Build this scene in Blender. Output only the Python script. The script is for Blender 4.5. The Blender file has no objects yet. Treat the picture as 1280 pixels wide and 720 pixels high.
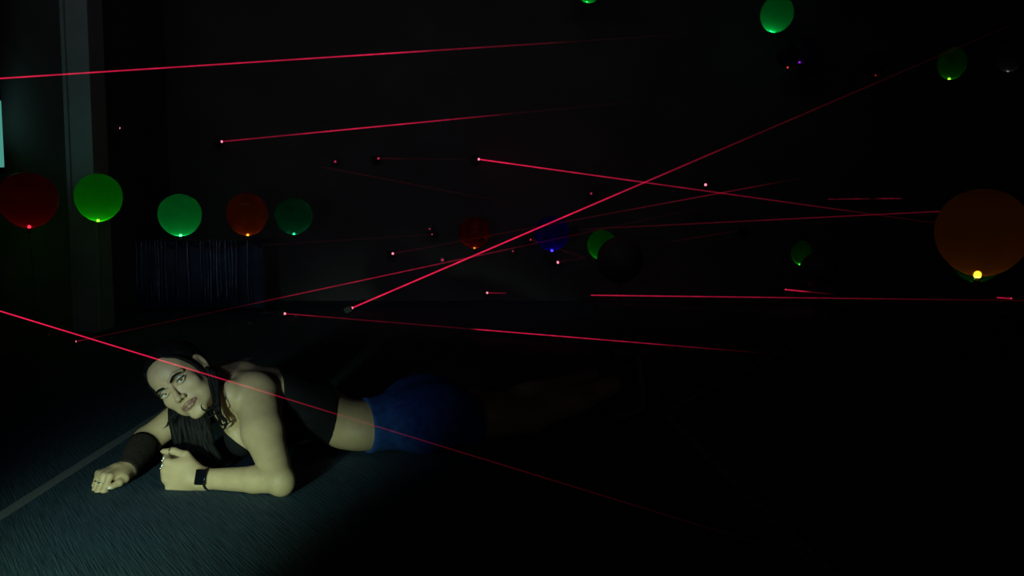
import bpy, bmesh, math, random
import numpy as np
from mathutils import Vector, Matrix

scene = bpy.context.scene
random.seed(7)
rng = np.random.default_rng(7)

# ------------------------------------------------------------------ camera, world, key light, exposure
CAM_H, F_PX, PITCH = 0.83, 1229.0, math.radians(5.57)
cam_d = bpy.data.cameras.new('camera')
cam = bpy.data.objects.new('camera', cam_d)
scene.collection.objects.link(cam)
cam.location = (0, 0, CAM_H)
cam.rotation_euler = (math.radians(90) - PITCH, 0, 0)
cam_d.sensor_width = 36.0
cam_d.lens = 36.0 * F_PX / 1280.0
cam_d.clip_start = 0.02
scene.camera = cam

world = bpy.data.worlds.new('world')
scene.world = world
world.use_nodes = True
world.node_tree.nodes['Background'].inputs[0].default_value = (0.9, 0.9, 1.2, 1)
world.node_tree.nodes['Background'].inputs[1].default_value = 0.02

kd = bpy.data.lights.new('phone_torch', 'SPOT')      # the low torch, left of the photographer
kd.energy = 195.0
kd.color = (0.60, 1.0, 0.66)
kd.spot_size = math.radians(30)
kd.spot_blend = 1.0
kd.shadow_soft_size = 0.035
key = bpy.data.objects.new('phone_torch', kd)
scene.collection.objects.link(key)
key.location = (-1.02, 0.30, 0.36)
key.rotation_euler = (Vector((-0.96, 1.90, 0.0)) - key.location).to_track_quat('-Z', 'Y').to_euler()

fd = bpy.data.lights.new('face_fill', 'AREA')     # added bluish fill light for the face, no real lamp
fd.energy = 0.42; fd.spread = math.radians(48)
fd.color = (0.50, 0.70, 1.0)
fd.shape = 'RECTANGLE'; fd.size = 0.10; fd.size_y = 0.18
fill = bpy.data.objects.new('face_fill', fd)
scene.collection.objects.link(fill)
fill.location = (-1.0, 1.25, 0.62)
fill.rotation_euler = (Vector((-0.95, 2.72, 0.26)) - fill.location).to_track_quat('-Z', 'Y').to_euler()

ad_ = bpy.data.lights.new('back_wall_fill', 'AREA')   # added weak area light that lifts the dark back wall
ad_.energy = 1.25; ad_.spread = math.radians(110); ad_.color = (0.95, 0.92, 1.0); ad_.shape = 'RECTANGLE'; ad_.size = 4.5; ad_.size_y = 0.15
ado = bpy.data.objects.new('back_wall_fill', ad_); scene.collection.objects.link(ado)
ado.location = (-0.9, 4.6, 2.70)
ado.rotation_euler = Vector((0.0, 1.0, -0.42)).to_track_quat('-Z', 'Y').to_euler()

scene.view_settings.view_transform = 'Standard'
scene.view_settings.look = 'None'
scene.view_settings.exposure = 0.0
scene.view_settings.gamma = 1.0
scene.view_settings.use_curve_mapping = False

# ------------------------------------------------------------------ helpers
FWD = Vector((0, math.cos(PITCH), -math.sin(PITCH)))
UPV = Vector((0, math.sin(PITCH), math.cos(PITCH)))
def at(px, py, depth):
    """a measured spot of the photograph, at a distance along the room's length"""
    d = FWD + Vector((1, 0, 0)) * ((px - 640) / F_PX) + UPV * ((360 - py) / F_PX)
    return Vector((0, 0, CAM_H)) + d * (depth / d.y)
def srgb(r, g, b):
    f = lambda c: c / 255 / 12.92 if c / 255 <= 0.04045 else ((c / 255 + 0.055) / 1.055) ** 2.4
    return (f(r), f(g), f(b))

COL = scene.collection
def link(o, parent=None):
    COL.objects.link(o)
    if parent is not None:
        o.parent = parent
    return o
def tag(o, label=None, cat=None, group=None, kind=None):
    for k, v in (('label', label), ('category', cat), ('group', group), ('kind', kind)):
        if v: o[k] = v
    return o
def empty(name, loc=(0, 0, 0), label=None, cat=None, group=None):
    o = bpy.data.objects.new(name, None)
    o.location = loc
    o.empty_display_size = 0.05
    link(o)
    return tag(o, label, cat, group)
def mesh_obj(name, verts, faces, m, parent=None, smooth=True, label=None):
    me = bpy.data.meshes.new(name)
    me.from_pydata([tuple(v) for v in verts], [], faces)
    me.update()
    if smooth:
        me.polygons.foreach_set('use_smooth', [True] * len(me.polygons))
    o = bpy.data.objects.new(name, me)
    if m: me.materials.append(m)
    link(o, parent)
    if label: o['label'] = label
    return o
def bm_obj(name, bm, m, parent=None, smooth=False, label=None):
    me = bpy.data.meshes.new(name)
    bm.normal_update()
    bm.to_mesh(me); bm.free()
    if smooth:
        me.polygons.foreach_set('use_smooth', [True] * len(me.polygons))
    o = bpy.data.objects.new(name, me)
    if m: me.materials.append(m)
    link(o, parent)
    if label: o['label'] = label
    return o
def box_bm(x0, y0, z0, x1, y1, z1, bevel=0.0, bm=None):
    new = bm is None
    bm = bm or bmesh.new()
    g = bmesh.ops.create_cube(bm, size=1.0)
    vs = g['verts']
    bmesh.ops.scale(bm, vec=(x1 - x0, y1 - y0, z1 - z0), verts=vs)
    bmesh.ops.translate(bm, vec=((x0 + x1) / 2, (y0 + y1) / 2, (z0 + z1) / 2), verts=vs)
    if bevel > 0:
        es = list({e for v in vs for e in v.link_edges})
        bmesh.ops.bevel(bm, geom=es, offset=bevel, segments=2, affect='EDGES', profile=0.5)
    return bm
def tube(points, radii, n=8, caps=True):
    """swept tube through points; radii one per point; returns verts, faces"""
    pts = [Vector(p) for p in points]
    V, F = [], []
    t = (pts[1] - pts[0]).normalized()
    ref = Vector((0, 0, 1)) if abs(t.z) < 0.9 else Vector((1, 0, 0))
    nrm = (ref - t * ref.dot(t)).normalized()
    for i, p in enumerate(pts):
        if i == 0: t = pts[1] - pts[0]
        elif i == len(pts) - 1: t = pts[-1] - pts[-2]
        else: t = pts[i + 1] - pts[i - 1]
        t.normalize()
        nrm = (nrm - t * nrm.dot(t))
        if nrm.length < 1e-6: nrm = t.orthogonal()
        nrm.normalize()
        b = t.cross(nrm)
        for k in range(n):
            a = 2 * math.pi * k / n
            V.append(p + (nrm * math.cos(a) + b * math.sin(a)) * radii[i])
    for i in range(len(pts) - 1):
        for k in range(n):
            a, b2 = i * n + k, i * n + (k + 1) % n
            F.append((a, b2, b2 + n, a + n))
    if caps:
        F.append(tuple(range(n - 1, -1, -1)))
        F.append(tuple(range((len(pts) - 1) * n, len(pts) * n)))
    return V, F
def smooth_path(pts, sub=5):
    """Catmull-Rom through the points"""
    P = [np.array(p, float) for p in pts]
    P = [2 * P[0] - P[1]] + P + [2 * P[-1] - P[-2]]
    out = []
    for i in range(1, len(P) - 2):
        for s in range(sub):
            t = s / sub
            out.append(0.5 * ((2 * P[i]) + (-P[i-1] + P[i+1]) * t + (2*P[i-1] - 5*P[i] + 4*P[i+1] - P[i+2]) * t*t
                              + (-P[i-1] + 3*P[i] - 3*P[i+1] + P[i+2]) * t**3))
    out.append(P[-2])
    return out
def lathe(profile, n=24):
    """profile [(r, z)...] bottom to top; r = 0 closes"""
    V, F, rings = [], [], []
    for r, z in profile:
        if r <= 1e-6:
            rings.append([len(V)]); V.append((0, 0, z))
        else:
            rings.append(list(range(len(V), len(V) + n)))
            V += [(r * math.cos(2*math.pi*k/n), r * math.sin(2*math.pi*k/n), z) for k in range(n)]
    for a, b in zip(rings, rings[1:]):
        for k in range(n):
            k2 = (k + 1) % n
            if len(a) == 1 and len(b) == 1: continue
            if len(a) == 1: F.append((a[0], b[k2], b[k]))
            elif len(b) == 1: F.append((a[k], a[k2], b[0]))
            else: F.append((a[k], a[k2], b[k2], b[k]))
    return V, F

# ------------------------------------------------------------------ materials
def mat(name, color=(0.5, 0.5, 0.5), rough=0.6, metal=0.0, noise=None, bump=None, spec=0.5, emit=None, emit_s=0.0):
    m = bpy.data.materials.new(name)
    m.use_nodes = True
    nt = m.node_tree
    b = nt.nodes['Principled BSDF']
    b.inputs['Base Color'].default_value = (*color, 1)
    b.inputs['Roughness'].default_value = rough
    b.inputs['Metallic'].default_value = metal
    b.inputs['Specular IOR Level'].default_value = spec
    tc = nt.nodes.new('ShaderNodeTexCoord')
    if noise:
        scale, amount = noise
        nz = nt.nodes.new('ShaderNodeTexNoise'); nz.inputs['Scale'].default_value = scale; nz.inputs['Detail'].default_value = 4
        nt.links.new(tc.outputs['Object'], nz.inputs['Vector'])
        rp = nt.nodes.new('ShaderNodeValToRGB')
        rp.color_ramp.elements[0].position = 0.3; rp.color_ramp.elements[1].position = 0.7
        rp.color_ramp.elements[0].color = (*[c * (1 - amount) for c in color], 1)
        rp.color_ramp.elements[1].color = (*[min(1, c * (1 + amount)) for c in color], 1)
        nt.links.new(nz.outputs['Fac'], rp.inputs['Fac'])
        nt.links.new(rp.outputs['Color'], b.inputs['Base Color'])
    if bump:
        scale, strength, dist = bump
        nb = nt.nodes.new('ShaderNodeTexNoise'); nb.inputs['Scale'].default_value = scale; nb.inputs['Detail'].default_value = 3
        nt.links.new(tc.outputs['Object'], nb.inputs['Vector'])
        bp = nt.nodes.new('ShaderNodeBump'); bp.inputs['Strength'].default_value = strength; bp.inputs['Distance'].default_value = dist
        nt.links.new(nb.outputs['Fac'], bp.inputs['Height'])
        nt.links.new(bp.outputs['Normal'], b.inputs['Normal'])
    if emit:
        b.inputs['Emission Color'].default_value = (*emit, 1)
        b.inputs['Emission Strength'].default_value = emit_s
    return m
def emission_mat(name, color, strength):
    m = bpy.data.materials.new(name)
    m.use_nodes = True
    nt = m.node_tree; nt.nodes.clear()
    e = nt.nodes.new('ShaderNodeEmission'); o = nt.nodes.new('ShaderNodeOutputMaterial')
    e.inputs[0].default_value = (*color, 1); e.inputs[1].default_value = strength
    nt.links.new(e.outputs[0], o.inputs[0])
    return m

M_WALL = mat('wall_paint', (0.13, 0.135, 0.14), 0.8, noise=(3, 0.12), bump=(60, 0.15, 0.004))
M_DARK = mat('black_wall', (0.075, 0.072, 0.078), 0.85, noise=(2.5, 0.2), bump=(40, 0.15, 0.004))
M_CEIL = mat('black_ceiling', (0.02, 0.02, 0.022), 0.9, noise=(4, 0.2))
M_TRIM = mat('pale_post_paint', (0.30, 0.31, 0.31), 0.6, noise=(8, 0.08))
M_TAPE = mat('grey_tape', (0.19, 0.21, 0.22), 0.55, noise=(90, 0.25), bump=(120, 0.3, 0.002))
M_BLACK = mat('black_plastic', (0.045, 0.044, 0.047), 0.45, noise=(30, 0.2))

def carpet():
    m = bpy.data.materials.new('ribbed_carpet')
    m.use_nodes = True
    nt = m.node_tree; b = nt.nodes['Principled BSDF']
    b.inputs['Roughness'].default_value = 0.85
    b.inputs['Specular IOR Level'].default_value = 0.25
    tc = nt.nodes.new('ShaderNodeTexCoord')
    mp = nt.nodes.new('ShaderNodeMapping')
    mp.inputs['Rotation'].default_value = (0, 0, math.radians(57))
    nt.links.new(tc.outputs['Object'], mp.inputs['Vector'])
    st = nt.nodes.new('ShaderNodeMapping'); st.inputs['Scale'].default_value = (9, 200, 20)
    nt.links.new(mp.outputs['Vector'], st.inputs['Vector'])
    n1 = nt.nodes.new('ShaderNodeTexNoise'); n1.inputs['Scale'].default_value = 1.0; n1.inputs['Detail'].default_value = 4
    nt.links.new(st.outputs['Vector'], n1.inputs['Vector'])
    n2 = nt.nodes.new('ShaderNodeTexNoise'); n2.inputs['Scale'].default_value = 220; n2.inputs['Detail'].default_value = 2
    nt.links.new(tc.outputs['Object'], n2.inputs['Vector'])
    mx = nt.nodes.new('ShaderNodeMath'); mx.operation = 'MULTIPLY_ADD'; mx.inputs[1].default_value = 0.5
    nt.links.new(n2.outputs['Fac'], mx.inputs[0]); nt.links.new(n1.outputs['Fac'], mx.inputs[2])
    rp = nt.nodes.new('ShaderNodeValToRGB')
    rp.color_ramp.elements[0].position = 0.5; rp.color_ramp.elements[0].color = (0.012, 0.026, 0.036, 1)
    rp.color_ramp.elements[1].position = 1.0; rp.color_ramp.elements[1].color = (0.060, 0.110, 0.158, 1)
    nt.links.new(mx.outputs[0], rp.inputs['Fac'])
    nt.links.new(rp.outputs['Color'], b.inputs['Base Color'])
    bp = nt.nodes.new('ShaderNodeBump'); bp.inputs['Strength'].default_value = 0.55; bp.inputs['Distance'].default_value = 0.004
    nt.links.new(mx.outputs[0], bp.inputs['Height'])
    nt.links.new(bp.outputs['Normal'], b.inputs['Normal'])
    return m
M_CARPET = carpet()

# ------------------------------------------------------------------ the room
XL, XR, YB, ZC = -2.6, 3.7, 7.5, 2.8
def struct(name, bm, m):
    o = bm_obj(name, bm, m)
    o['kind'] = 'structure'
    return o
struct('floor', box_bm(XL - 0.15, -1.5, -0.1, XR + 0.15, YB + 0.15, 0.0), M_CARPET)
struct('ceiling', box_bm(XL - 0.15, -1.5, ZC, XR + 0.15, YB + 0.15, ZC + 0.1), M_CEIL)
struct('wall_left', box_bm(XL - 0.15, -1.5, 0, XL, 5.8, ZC), M_WALL)
struct('wall_left_far', box_bm(XL - 0.15, 5.8, 0, XL, YB, ZC), M_DARK)
struct('wall_back', box_bm(XL - 0.15, YB, 0, XR + 0.15, YB + 0.15, ZC), M_DARK)
struct('wall_right', box_bm(XR, -1.5, 0, XR + 0.15, YB, ZC), M_DARK)
# pale square post (a boxed column) standing out of the left wall
post = bm_obj('trim_1', box_bm(XL, 5.80, 0, -2.452, 6.02, ZC, 0.004), M_TRIM); post['kind'] = 'structure'
bead = bm_obj('trim_2', box_bm(XL, 5.772, 0, XL + 0.022, 5.80, ZC, 0.003), M_TRIM); bead['kind'] = 'structure'

# ------------------------------------------------------------------ tape on the floor
def tape(p0, p1, w, label):
    p0, p1 = Vector((*p0, 0)), Vector((*p1, 0))
    d = (p1 - p0).normalized(); n = Vector((-d.y, d.x, 0)) * (w / 2)
    L = (p1 - p0).length; k = max(2, int(L / 0.12))
    V, F = [], []
    for i in range(k + 1):
        c = p0 + d * (L * i / k)
        j = [random.uniform(-0.0012, 0.0012) for _ in range(2)]
        for s, zz in ((-1, 0.0), (-1, 0.0012), (1, 0.0012), (1, 0.0)):
            V.append(c - d * 0 + n * s * (1 + j[0] / w) + Vector((0, 0, zz)))
    for i in range(k):
        a = i * 4
        for q in range(3):
            F.append((a + q, a + q + 4, a + q + 5, a + q + 1))
        F.append((a + 3, a + 7, a + 4, a))
    F += [(0, 1, 2, 3), (k * 4 + 3, k * 4 + 2, k * 4 + 1, k * 4)]
    o = mesh_obj('floor_tape', V, F, M_TAPE, smooth=False)
    return tag(o, label, 'tape', 'grey tape lines on the floor')
tape((-1.315, 1.9), (-1.325, 4.9), 0.036, 'grey tape line on floor running beside outstretched right hand')
tape((0.575, 3.66), (0.70, 1.95), 0.036, 'dim grey tape line on floor right of the sneakers, running to lower edge')
tape((0.585, 3.675), (1.57, 5.37), 0.036, 'very faint tape line on floor slanting away to the right behind sneakers')

# ------------------------------------------------------------------ upright glowing tube at the left edge
tub = empty('light_tube', (XL + 0.03, 4.985, 0.95), 'glowing cyan green upright tube on left wall at photo edge', 'lamp')
V, F = lathe([(0, 0), (0.011, 0.0), (0.013, 0.01), (0.013, 0.33), (0.011, 0.34), (0, 0.34)], 14)
M_TUBE = emission_mat('cyan_tube_glow', (0.22, 1.0, 0.80), 0.30)
mesh_obj('tube', V, F, M_TUBE, tub)
V, F = lathe([(0, -0.03), (0.015, -0.03), (0.016, 0.004), (0.0, 0.004)], 14)
mesh_obj('end_cap', V, F, M_BLACK, tub)
V, F = lathe([(0, 0.336), (0.016, 0.336), (0.015, 0.37), (0.0, 0.37)], 14)
mesh_obj('end_cap', V, F, M_BLACK, tub)
bm_obj('mounting_rail', box_bm(-0.03, -0.012, -0.02, -0.012, 0.012, 0.36, 0.002), M_BLACK, tub)
tl = bpy.data.lights.new('tube_light', 'SPOT'); tl.spot_size = math.radians(105); tl.spot_blend = 0.7; tl.energy = 1.0; tl.color = (0.35, 1.0, 0.85); tl.shadow_soft_size = 0.12
tlo = bpy.data.objects.new('tube_light', tl); link(tlo, tub); tlo.location = (0.13, 0.0, 0.17)
tlo.rotation_euler = Vector((0.02, 1.0, 0.42)).to_track_quat('-Z', 'Y').to_euler()

# ------------------------------------------------------------------ balloons with a small LED in the neck
def balloon_mat(name, color, body):
    m = bpy.data.materials.new(name)
    m.use_nodes = True
    nt = m.node_tree; nt.nodes.clear()
    out = nt.nodes.new('ShaderNodeOutputMaterial')
    tr = nt.nodes.new('ShaderNodeBsdfTranslucent'); df = nt.nodes.new('ShaderNodeBsdfDiffuse'); gl = nt.nodes.new('ShaderNodeBsdfGlossy')
    tc = nt.nodes.new('ShaderNodeTexCoord'); nz = nt.nodes.new('ShaderNodeTexNoise')
    nz.inputs['Scale'].default_value = 9; nz.inputs['Detail'].default_value = 3
    nt.links.new(tc.outputs['Object'], nz.inputs['Vector'])
    rp = nt.nodes.new('ShaderNodeValToRGB')
    rp.color_ramp.elements[0].position = 0.3; rp.color_ramp.elements[0].color = (*[c * 0.85 for c in color], 1)
    rp.color_ramp.elements[1].position = 0.7; rp.color_ramp.elements[1].color = (*color, 1)
    nt.links.new(nz.outputs['Fac'], rp.inputs['Fac'])
    nt.links.new(rp.outputs['Color'], tr.inputs[0])
    df.inputs[0].default_value = (*body, 1)
    gl.inputs['Roughness'].default_value = 0.12; gl.inputs[0].default_value = (0.9, 0.9, 0.9, 1)
    a = nt.nodes.new('ShaderNodeMixShader'); a.inputs[0].default_value = 0.75
    nt.links.new(df.outputs[0], a.inputs[1]); nt.links.new(tr.outputs[0], a.inputs[2])
    c = nt.nodes.new('ShaderNodeMixShader')
    lw = nt.nodes.new('ShaderNodeLayerWeight'); lw.inputs[0].default_value = 0.25
    mu = nt.nodes.new('ShaderNodeMath'); mu.operation = 'MULTIPLY'; mu.inputs[1].default_value = 0.4
    geo = nt.nodes.new('ShaderNodeNewGeometry'); sub = nt.nodes.new('ShaderNodeMath'); sub.operation = 'SUBTRACT'; sub.use_clamp = True
    nt.links.new(lw.outputs['Fresnel'], sub.inputs[0]); nt.links.new(geo.outputs['Backfacing'], sub.inputs[1])     # the inner side is matt
    nt.links.new(sub.outputs[0], mu.inputs[0])
    nt.links.new(mu.outputs[0], c.inputs[0]); nt.links.new(a.outputs[0], c.inputs[1]); nt.links.new(gl.outputs[0], c.inputs[2])
    tp = nt.nodes.new('ShaderNodeBsdfTransparent'); tp.inputs[0].default_value = (1, 1, 1, 1)
    e = nt.nodes.new('ShaderNodeMixShader'); e.inputs[0].default_value = 0.18
    nt.links.new(c.outputs[0], e.inputs[1]); nt.links.new(tp.outputs[0], e.inputs[2])
    nt.links.new(e.outputs[0], out.inputs[0])
    return m
M_STRING = mat('dark_string', (0.02, 0.02, 0.02), 0.8, noise=(50, 0.2))
M_KNOT = mat('dark_knot', (0.015, 0.015, 0.015), 0.6, noise=(40, 0.2))
def balloon(px, py, depth, diam_px, stretch, tilt, color, body, led, led_s, power, label, led_r=0.008, roll=0.0):
    """px, py: the middle of the balloon in the photograph; tilt: lean of its axis, in degrees"""
    R = diam_px / 2 / F_PX * depth
    c = at(px, py, depth)
    prof, N = [], 18
    H = R * stretch
    for i in range(N + 1):                      # teardrop: round on top, drawn in to the neck below
        th = math.pi * i / N
        z = -math.cos(th)
        r = math.sin(th) * (1 + 0.045 * z)
        if z < 0: z *= 1.0
        prof.append((max(0.0, r) * R, z * H))
    prof = [(0.013, -H * 1.0 - 0.016), (0.0085, -H * 1.0 - 0.004)] + [(max(r, 0.0085), z) if i == 0 else (r, z) for i, (r, z) in enumerate(prof)]
    prof[2] = (0.012, -H * 0.985)
    b = empty('balloon', c - Vector((0, 0, H + 0.016)), label, 'balloon', 'balloons with a small light inside')
    rot = Matrix.Rotation(math.radians(roll), 4, 'X') @ Matrix.Rotation(math.radians(tilt), 4, 'Y')
    off = Vector((0, 0, H + 0.016))
    tf = lambda v: rot @ Vector(v) + off
    V, F = lathe(prof[2:], 32)
    mesh_obj('skin', [tf(v) for v in V], F, balloon_mat('balloon_latex', color, body), b)
    V, F = lathe([(0.0, -H - 0.022), (0.010, -H - 0.020), (0.012, -H - 0.014), (0.005, -H - 0.008), (0.009, -H * 0.985 - 0.001)], 12)
    mesh_obj('knot', [tf(v) for v in V], F, M_KNOT, b)
    lp = tf((0, 0, -H + 0.006))
    bm = bmesh.new(); bmesh.ops.create_uvsphere(bm, u_segments=10, v_segments=8, radius=led_r)
    l = bm_obj('led', bm, emission_mat('led_glow', led, led_s), b, True)
    l.location = lp
    pl = bpy.data.lights.new('led_light', 'POINT'); pl.energy = power * 0.32; pl.color = tuple(led); pl.shadow_soft_size = 0.004
    po = bpy.data.objects.new('led_light', pl); link(po, b); po.location = tf((0, 0, -H + 0.012 + led_r))
    # thin dark string down to a small weight on the floor
    base = b.location
    z0 = tf((0, 0, -H - 0.018))
    pts = smooth_path([z0, z0 + Vector((0.004, 0.003, -0.3 * (base.z + z0.z))), Vector((z0.x, z0.y, -base.z + 0.012))], 4)
    V, F = tube(pts, [0.0009] * len(pts), 4)
    st = mesh_obj('string', V, F, M_STRING, b)
    V, F = lathe([(0, 0), (0.02, 0), (0.022, 0.006), (0.016, 0.016), (0, 0.018)], 12)
    mesh_obj('string_weight', [Vector(v) + Vector((z0.x, z0.y, -base.z)) for v in V], F, M_BLACK, b)
    return b
GREEN, TEAL = (0.03, 0.75, 0.05), (0.02, 0.75, 0.22)
balloon(35, 250, 4.55, 70, 1.0, 0, (0.55, 0.02, 0.05), (0.05, 0.005, 0.008), (1.0, 0.03, 0.06), 8, 0.062, 'red balloon at left photo edge, largest of the low left row')
balloon(123, 247, 5.35, 57, 1.05, 3, GREEN, (0.01, 0.06, 0.01), (0.40, 1.0, 0.05), 12, 0.42, 'bright leaf green balloon below pale post, second in left row')
balloon(225, 269, 5.8, 53, 1.0, 0, TEAL, (0.01, 0.06, 0.02), (0.22, 1.0, 0.42), 14, 0.42, 'bright teal green balloon, third from left in the low row')
balloon(309, 268, 6.15, 51, 1.05, 0, (0.50, 0.16, 0.015), (0.05, 0.015, 0.005), (1.0, 0.34, 0.03), 14, 0.10, 'dark orange balloon between two green balloons in left row')
balloon(367, 270, 6.5, 47, 1.0, 0, (0.02, 0.35, 0.24), (0.005, 0.03, 0.015), (0.06, 1.0, 0.42), 9, 0.095, 'dim teal balloon at right end of the low left row')
balloon(593, 291, 7.1, 40, 1.0, 0, (0.40, 0.06, 0.01), (0.04, 0.01, 0.004), (1.0, 0.25, 0.03), 9, 0.055, 'small dim orange balloon at middle of far wall', 0.007)
balloon(690, 292, 7.1, 44, 1.0, 0, (0.12, 0.02, 0.45), (0.01, 0.004, 0.04), (0.05, 0.03, 1.0), 9, 0.10, 'small dim blue balloon behind crossing red beams, beside half hidden green one', 0.011)
balloon(752, 306, 7.1, 36, 1.05, 20, (0.03, 0.5, 0.06), (0.01, 0.05, 0.01), (0.1, 1.0, 0.1), 0.3, 0.17, 'small green balloon half hidden behind a dark unlit balloon', 0.004)
balloon(1002, 316, 7.1, 27, 1.15, 10, (0.06, 0.35, 0.07), (0.01, 0.04, 0.01), (0.08, 1.0, 0.08), 5, 0.035, 'small pale green balloon low on far wall, right of middle', 0.006)
balloon(1228, 291, 3.2, 112, 0.98, 4, (0.42, 0.20, 0.01), (0.05, 0.025, 0.005), (1.0, 0.50, 0.02), 12, 0.008, 'big dim amber balloon at right photo edge', 0.0125)
balloon(1222, 321, 3.42, 64, 1.0, 2, (0.03, 0.3, 0.03), (0.005, 0.03, 0.005), (0.08, 1.0, 0.08), 5, 0.006, 'green lit balloon tucked behind and below big amber balloon', 0.007)
balloon(971, 18, 7.1, 40, 1.12, 18, (0.02, 0.70, 0.22), (0.01, 0.05, 0.02), (0.04, 1.0, 0.36), 8, 0.30, 'bright green egg shaped balloon high up at top of photo')
balloon(737, -17, 7.1, 36, 1.1, 10, (0.02, 0.6, 0.14), (0.01, 0.05, 0.02), (0.04, 1.0, 0.2), 4, 0.14, 'green balloon cut off by top edge, only its lower tip showing')
balloon(1190, 79, 6.9, 35, 1.15, 8, (0.04, 0.20, 0.03), (0.01, 0.03, 0.01), (0.25, 1.0, 0.03), 10, 0.03, 'faint dark green balloon with bright light, high on the right', 0.009)
balloon(1262, 72, 6.5, 32, 1.1, 5, (0.20, 0.20, 0.24), (0.02, 0.02, 0.03), (0.85, 0.75, 0.70), 0.8, 0.006, 'very faint whitish balloon at upper right corner', 0.007)
balloon(1003, 63, 7.3, 30, 1.05, 12, (0.05, 0.01, 0.07), (0.14, 0.13, 0.14), (0.40, 0.02, 1.0), 3.0, 0.006, 'nearly black balloon with purple light under bright egg shaped balloon', 0.009)
balloon(985, 70, 7.08, 28, 1.05, 0, (0.04, 0.01, 0.006), (0.14, 0.13, 0.14), (1.0, 0.10, 0.03), 2.2, 0.004, 'nearly black balloon with orange red light left of the purple one', 0.007)
balloon(1095, 80, 7.1, 28, 1.05, 0, (0.04, 0.006, 0.006), (0.14, 0.13, 0.14), (1.0, 0.04, 0.04), 0.7, 0.003, 'nearly black balloon with tiny red light near long rising beam', 0.007)
# the unlit balloon that hides half of the green one
def dark_balloon(px, py, depth, diam_px, label):
    R = diam_px / 2 / F_PX * depth
    c = at(px, py, depth)
    b = empty('balloon', (c.x, c.y, c.z - R - 0.016), label, 'balloon', 'unlit balloons')
    V, F = lathe([(0.010, 0.016)] + [(R * math.sin(math.pi * i / 16), R + 0.016 - R * math.cos(math.pi * i / 16)) for i in range(1, 17)], 32)
    m = mat('dark_latex', (0.060, 0.058, 0.062), 0.6, noise=(8, 0.2))
    mesh_obj('skin', V, F, m, b)
    V, F = lathe([(0, -0.006), (0.011, -0.004), (0.004, 0.006), (0.010, 0.017)], 12)
    mesh_obj('knot', V, F, m, b)
    V, F = tube([(0, 0, -0.004), (0.003, 0, -b.location.z * 0.5), (0, 0, -b.location.z + 0.014)], [0.0009] * 3, 4)
    mesh_obj('string', V, F, M_STRING, b)
    V, F = lathe([(0, 0), (0.02, 0), (0.022, 0.006), (0.016, 0.016), (0, 0.018)], 12)
    mesh_obj('string_weight', [Vector(v) + Vector((0, 0, -b.location.z)) for v in V], F, M_BLACK, b)
    return b
dark_balloon(775, 325, 6.6, 58, 'unlit black balloon in front of half hidden green balloon')
dark_balloon(1024, 338, 6.6, 46, 'unlit black balloon in front of small pale green balloon')

# ------------------------------------------------------------------ dark blue fringe hanging low under the left balloons
fr = empty('fringe_curtain', at(245, 372, 6.75), 'dark blue fringe hanging low behind and under the left row of balloons', 'curtain')
fr.location = (at(160, 300, 6.75).x, 6.75, 0)
zt = 0.50
M_FOIL = mat('blue_foil', (0.30, 0.40, 0.62), 0.35, 0.6, noise=(14, 0.4))
M_CLOTH = mat('navy_cloth', (0.05, 0.085, 0.17), 0.7, noise=(10, 0.3), bump=(40, 0.3, 0.004))
wx = at(330, 300, 6.75).x - fr.location.x
V, F = tube([(-0.03, 0, zt), (wx + 0.03, 0, zt)], [0.011, 0.011], 10)
mesh_obj('rail', V, F, M_BLACK, fr)
for xx in (0.0, wx):
    V, F = tube([(xx, 0, 0.01), (xx, 0, zt)], [0.010, 0.010], 10)
    mesh_obj('stand_post', V, F, M_BLACK, fr)
    V, F = lathe([(0, 0), (0.07, 0), (0.07, 0.008), (0.015, 0.014), (0, 0.014)], 18)
    mesh_obj('foot', [Vector(v) + Vector((xx, 0, 0)) for v in V], F, M_BLACK, fr)
V, F = [], []
nx = 60
for i in range(nx + 1):
    x = wx * i / nx
    y = 0.035 + 0.010 * math.sin(i * 1.1) + 0.005 * math.sin(i * 2.7)
    V += [(x, y, 0.03), (x, y, zt - 0.005), (x, y + 0.003, zt - 0.005), (x, y + 0.003, 0.03)]
for i in range(nx):
    a = i * 4
    for q in range(4):
        F.append((a + q, a + (q + 1) % 4, a + 4 + (q + 1) % 4, a + 4 + q))
mesh_obj('cloth', V, F, M_CLOTH, fr)
sx = [172, 178, 184, 189, 193, 196, 199, 203, 208, 252, 256, 260, 264, 268, 272, 276, 283, 287, 291, 296, 310, 222, 236]
for k, pxx in enumerate(sx):
    x = at(pxx, 340, 6.75).x - fr.location.x
    zb = random.uniform(0.03, 0.16)
    w = random.uniform(0.003, 0.006); tw = random.uniform(-1.0, 1.0)
    V, F = [], []
    for i in range(7):
        z = zt - (zt - zb) * i / 6
        a = tw + 0.5 * math.sin(i * 0.8 + k)
        dx, dy = math.cos(a) * w, math.sin(a) * w
        ox = 0.003 * math.sin(i + k)
        V += [(x + ox - dx, -0.012 - dy, z), (x + ox + dx, -0.012 + dy, z), (x + ox + dx, -0.0113 + dy, z), (x + ox - dx, -0.0113 - dy, z)]
    for i in range(6):
        a = i * 4
        for q in range(4):
            F.append((a + q, a + 4 + q, a + 4 + (q + 1) % 4, a + (q + 1) % 4))
    F += [(0, 1, 2, 3), (27, 26, 25, 24)]
    mesh_obj('strand', V, F, M_FOIL, fr)

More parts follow.
